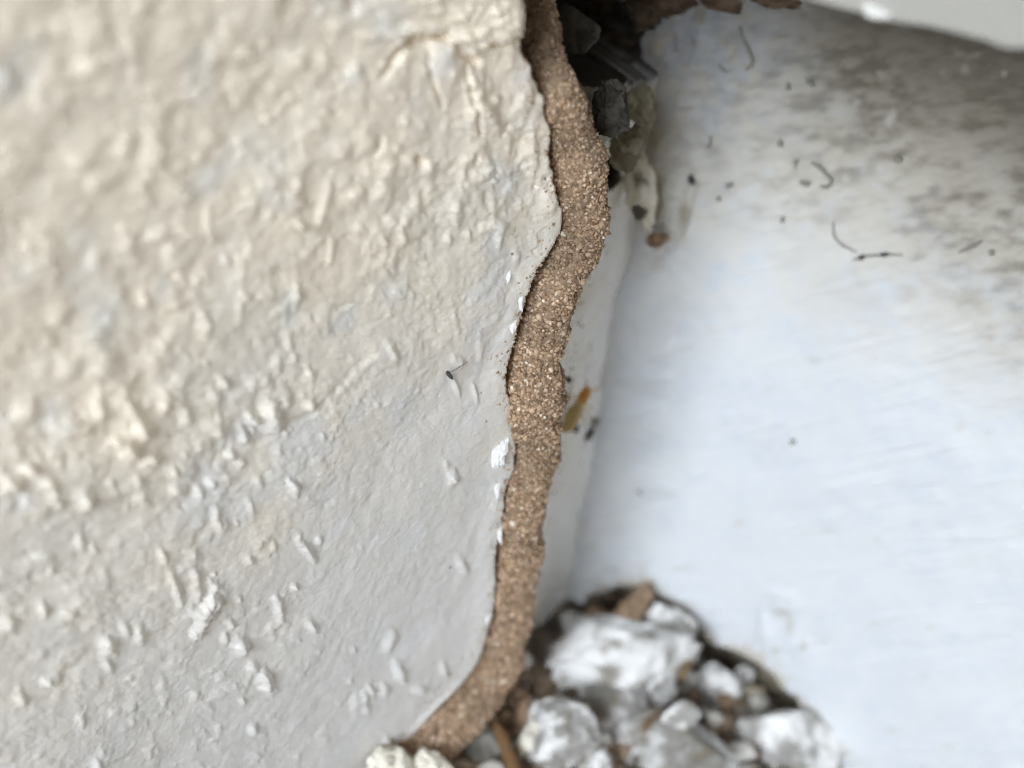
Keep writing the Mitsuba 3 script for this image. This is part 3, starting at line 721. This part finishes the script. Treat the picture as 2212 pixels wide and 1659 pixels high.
rw = lambda x, y: on_right(x, y, 0.0003)
for pts, w, lab in [
    ([(1598, 58), (1606, 85), (1618, 110), (1626, 135), (1612, 150)], [7, 10, 9, 9, 5], "dark hooked fibre high on the white wall, below the sill timber"),
    ([(1556, 138), (1564, 150), (1578, 150), (1590, 142)], [9, 10, 9, 6], "dark curl of fibre left of the hooked fibre"),
    ([(1752, 352), (1768, 360), (1784, 376), (1796, 392), (1786, 404), (1772, 402)], [6, 10, 9, 9, 10, 6], "dark curled fibre in the middle of the grimy wall"),
    ([(1712, 352), (1722, 346), (1716, 362)], [4, 7, 4], "short fibre left of the curled fibre"),
    ([(1728, 392), (1742, 398), (1750, 394)], [8, 12, 8], "dark crumb of fibre under the curled fibre"),
    ([(1840, 562), (1862, 556), (1900, 551), (1950, 552)], [3, 7, 6, 4], "dark thin fibre lying level below the curled fibre"),
    ([(2070, 545), (2100, 532), (2122, 520)], [3, 9, 4], "dark fibre at the right edge of the white wall"),
    ([(1800, 480), (1802, 510), (1820, 530), (1850, 545)], [3, 4, 4, 3], "faint pale brown thread above the level fibre"),
    ([(1402, 532), (1416, 540), (1430, 549), (1444, 538)], [4, 6, 9, 3], "dark V of fibre under the paint drip beside the corner"),
    ([(1448, 190), (1446, 205), (1452, 222), (1462, 216)], [8, 10, 9, 6], "dark fibre near the corner, high on the white wall"),
    ([(1476, 222), (1470, 236), (1456, 244)], [6, 9, 8], "dark bent fibre beside another near the top of the corner"),
    ([(1532, 285), (1536, 300), (1530, 318)], [6, 9, 8], "short dark fibre between the corner and the curled fibre"),
]:
    strand("fibre", pts, w, "mat_fibre", lab, "fibre", rw)


def speck(px, py, w, h, where, label, mat="mat_dark", tilt=0.0, name="dirt_speck", category="speck", seed=0, group=None):
    c = where(px, py)
    z = px_of(c)[2]
    v = ICO[2].vertices * (1 + 0.35 * (meshkit.fbm(ICO[2].vertices * 1.5 + seed * 5, 3, seed) - 0.5)[:, None])
    t = math.radians(tilt)
    e1, e2 = math.cos(t) * RIGHT + math.sin(t) * UP, -math.sin(t) * RIGHT + math.cos(t) * UP
    v = v * [w / 2 * z / F, h / 2 * z / F, min(w, h) / 2 * z / F]
    add(numbered(name), (c + v[:, :1] * e1 + v[:, 1:2] * e2 + v[:, 2:] * FWD, ICO[2].faces), mat, True, label=label, category=category, group=group)


speck(1494, 388, 18, 26, rw, "black speck at the top of the paint drip on the white wall", seed=1)
speck(1862, 556, 20, 12, rw, "black speck on the level fibre, left one of two", seed=2, tilt=15)
speck(1912, 550, 26, 9, rw, "dark long speck on the level fibre, right one of two", seed=3, tilt=5)
speck(1712, 955, 12, 12, rw, "lone dark speck in the middle of the clean white wall", "mat_fibre", seed=4)
speck(1380, 1057, 14, 26, rw, "grey smudge speck on the white wall beside the corner", "mat_fibre", seed=5, tilt=10)
speck(1702, 188, 12, 16, rw, "dark speck on the wall under the sill, above the curled fibre", "mat_fibre", seed=6)
speck(1750, 180, 22, 12, rw, "dark speck left of the siding's shade, right one of a pair", "mat_fibre", seed=7, tilt=-25)
speck(1685, 310, 12, 16, rw, "dark speck just above and left of the curled fibre", "mat_fibre", seed=8)
speck(1576, 400, 22, 12, rw, "dark speck right of the paint drip", "mat_fibre", seed=9, tilt=20)
speck(1552, 430, 14, 10, rw, "dark speck below right of the paint drip's black speck", "mat_fibre", seed=10)
speck(1690, 475, 10, 16, rw, "dark speck below the curled fibre", "mat_fibre", seed=11, tilt=-20)
speck(1940, 345, 20, 14, rw, "brown speck in the shade right of the curled fibre", "mat_fibre", seed=12)
speck(2142, 546, 12, 14, rw, "dark speck near the right edge under the slanting fibre", "mat_fibre", seed=13)
sl = lambda x, y: surf_left(x, y, 0.0003)
speck(1226, 818, 13, 15, sl, "black round speck above the amber insect", seed=20)
speck(1242, 924, 11, 20, sl, "black speck under the insect, left one of three", seed=21, tilt=-28)
speck(1270, 936, 16, 32, sl, "black speck under the insect, largest of three", seed=22, tilt=-32)
speck(1280, 908, 24, 22, sl, "grey smudge speck just below the insect's tail", "mat_fibre", seed=23)
speck(1300, 950, 12, 30, sl, "grey speck under the insect, right one of three", "mat_fibre", seed=24, tilt=38)
speck(966, 806, 9, 26, sl, "black seed like splinter on the stucco left of the tube", seed=25, tilt=38, name="splinter", category="splinter")
strand("thread", [(970, 800), (985, 792), (1005, 778)], [3, 2.5, 2], "mat_fibre", "fine dark thread trailing from the black splinter", "thread", sl)
strand("hair", [(112, 1600), (150, 1570), (178, 1530), (184, 1518)], [2.2, 2.6, 2.2, 1.6], "mat_hair", "fine pale hair stuck on the stucco at the lower left", "hair", sl)

# ------------------------------------------------------------------ the amber insect beside the tube
def insect():
    base = surf_left(1228, 868, 0.0016)
    z = px_of(base)[2]
    s = 1.4 * z / F
    ax = RIGHT * 0.50 + UP * 0.86
    side = np.cross(ax, -FWD)
    nrm = -FWD
    def at(a, b, c):
        return (base + s * (a * ax + b * side + c * nrm)).tolist()
    chain = [(-36, 0, 0, 6.5), (-27, 1, 2, 10.5), (-14, 0, 3, 13), (-2, 0, 3, 11), (6, 0, 2, 7.5), (12, 0, 2, 6.5), (20, -1, 3, 9.5), (28, -1, 2, 8.5), (35, -1, 1, 4.5)]
    ball = lambda a, b, c, r_: m3.Manifold.sphere(r_ * s * 1e3, 20).translate([x * 1e3 for x in at(a, b, c)])
    body = m3.Manifold()
    for p_, q_ in zip(chain[:-1], chain[1:]):
        body += m3.Manifold.batch_hull([ball(*p_), ball(*q_)])
    legs = [((10, 6, 0), (14, 16, 4), (10, 22, -7)), ((6, 6, 0), (4, 18, 4), (-4, 24, -7)), ((0, 7, 0), (-8, 18, 4), (-18, 24, -7)),
            ((10, -6, 0), (14, -15, 4), (12, -22, -7)), ((6, -6, 0), (4, -17, 4), (-4, -22, -7)), ((0, -7, 0), (-8, -17, 4), (-18, -22, -7)), ((30, 4, 2), (40, 9, 4), (46, 14, 0)), ((30, -5, 2), (40, -8, 4), (47, -10, 0))]
    for l in legs:
        for p_, q_ in zip(l[:-1], l[1:]):
            body += m3.Manifold.batch_hull([ball(*p_, 1.5), ball(*q_, 1.1)])
    m = body.refine_to_length(2.0 * s * 1e3).to_mesh()
    v = m.vert_properties[:, :3] / 1e3
    tm = trimesh.Trimesh(v, m.tri_verts, process=False)
    trimesh.smoothing.filter_taubin(tm, iterations=6)
    a = ((tm.vertices - base) @ ax) / s
    rib = 0.85 + 0.15 * np.cos(a * 1.1)
    c = lerp((0.56, 0.41, 0.17), (0.50, 0.23, 0.04), sstep(8, 16, a)) * np.where(a < 6, rib, 1)[:, None]
    add("insect", tm, "mat_waxy", True, c, label="tiny amber insect with an orange head, clinging right of the mud tube", category="insect")


insect()

# ------------------------------------------------------------------ paint flakes curling off along the lip, a chip in the hole, and the mortar lumps in the corner
def flake(key, px, py, w, h, tilt, seed, lift=0.0004, where=sl, mat="mat_flake", **lab):
    c = where(px, py)
    z = px_of(c)[2]
    r_ = np.random.default_rng(seed)
    a = np.sort(np.linspace(0, 2 * math.pi, 22, endpoint=False) + r_.uniform(-0.1, 0.1, 22))
    rad = 1 + r_.uniform(-0.28, 0.22, 22)
    pl = trimesh.creation.extrude_polygon(shapely.Polygon(np.stack([np.cos(a) * rad, np.sin(a) * rad], -1)), 1.0, engine="earcut")
    pl = pl.subdivide().subdivide()
    v = pl.vertices.copy()
    t = math.radians(tilt)
    side, up_ = -DL, Z
    e1, e2 = math.cos(t) * side + math.sin(t) * up_, -math.sin(t) * side + math.cos(t) * up_
    x, y = v[:, 0] * w / 2 * z / F / 0.72, v[:, 1] * h / 2 * z / F / 0.78
    curl = 0.0005 * (v[:, 0] ** 2) + 0.0004 * (fbm3(v, 0.8, 2, seed) - 0.5)
    p = c + x[:, None] * e1 + y[:, None] * e2 + (curl + lift + v[:, 2] * 0.00018)[:, None] * NL
    add(key, (p, pl.faces), mat, 40, **lab)


for k, (x, y, w, h, t) in enumerate([(1076, 968, 44, 110, 6), (1074, 1045, 16, 90, 2), (1122, 645, 16, 60, -4), (1108, 700, 18, 44, 8), (1080, 1140, 14, 80, 4), (1054, 1330, 14, 46, 10), (1098, 590, 12, 50, 0)]):
    put_rock("stucco_wall__paint_flake", x, y, w, h, lambda a, b, lift=0.0: surf_left(a, b, 0.0), "flake", None, None, 50 + k, depth=0.5, tilt=-t, mat="mat_paint", cuts=3, rough=0.75)
ml = lambda x, y, lift=0.0: surf_left(x, y, lift)
ML = lambda *a, **k: put_rock("mortar_lump", *a, **k)
deep = lambda x, y, lift=0.0: on_right(x, y, lift)
ML(1280, 215, 116, 140, ml, "dark", "dark grey mortar lump right of the tube's top, under the black hole", "mortar lump", 61, lift=0.003, tilt=25, cuts=4, rough=0.75)
ML(1356, 205, 84, 130, ml, "olive", "brownish mortar lump on the corner edge under the black hole", "mortar lump", 64, lift=0.002, tilt=20, cuts=4, rough=0.75)
ML(1315, 296, 100, 116, ml, "olive", "olive cream mortar lump between the tube and the corner", "mortar lump", 62, lift=0.003, tilt=10, cuts=4, rough=0.75)
ML(1362, 385, 84, 200, ml, "cream", "tall pale mortar lump in the corner, left of the paint drip", "mortar lump", 63, lift=0.002, tilt=6, cuts=4, rough=0.75)
ML(1328, 420, 44, 40, ml, "dark", "dark grey crumb of mortar in the corner, below the black gap", "mortar lump", 65, lift=0.004, rough=0.4)
ML(1350, 436, 34, 30, ml, "dim", "pale grey crumb of mortar beside the dark grey crumb", "mortar lump", 66, lift=0.006, rough=0.4)
ML(1358, 472, 54, 40, ml, "soil", "brown crumb of mortar lowest in the corner crack", "mortar lump", 67, lift=0.005, rough=0.4)
ML(1225, 60, 150, 120, lambda x, y, lift=0.0: on_left(x, y, -0.020), "dark", "dim stone inside the black hole above the tube", "mortar lump", 68)  # stones in here are coloured dark to suit the unlit hole
ML(1360, 90, 80, 110, lambda x, y, lift=0.0: on_right(x, y, -0.016), "dark", "dim lump deep in the hole, right of the tube's top", "mortar lump", 69)
for k, (x, y, w, h, o, lab) in enumerate([(1385, 24, 100, 100, 0.001, "dark crumb of earth in the right side of the black hole"), (1290, 20, 120, 80, -0.006, "dark crumb of earth in the middle of the black hole"), (1325, 95, 110, 80, -0.002, "dark crumb of earth at the back of the black hole, below the others"), (1350, 150, 80, 60, 0.002, "dark crumb of earth at the bottom of the black hole, on the mortar lumps")]):
    put_rock("soil_clod", x, y, w, h, lambda a, b, lift=0.0: on_right(a, b, lift), "hollow", lab, "soil clod", 81 + k, lift=o, rough=0.6, cuts=3)
for k, (x, y, w, h, lab) in enumerate([(1460, 2, 210, 74, "brown soil crumb packed along the top of the white wall, nearest the black hole"), (1580, -2, 200, 64, "brown soil crumb packed along the top of the white wall, middle one of three"), (1690, -6, 170, 54, "brown soil crumb packed along the top of the white wall, next to the siding")]):
    put_rock("soil_clod", x, y, w, h, lambda a, b, lift=0.0: on_right(a, b, 0.0), "earth", lab, "soil clod", 71 + k, depth=0.8, tilt=-6, rough=0.6, cuts=2)
flake("paint_chip", 1150, 4, 17, 34, -8, 90, where=lambda x, y: on_left(x, y, -0.010), label="tiny bright white paint chip above the top of the tube", category="paint chip")
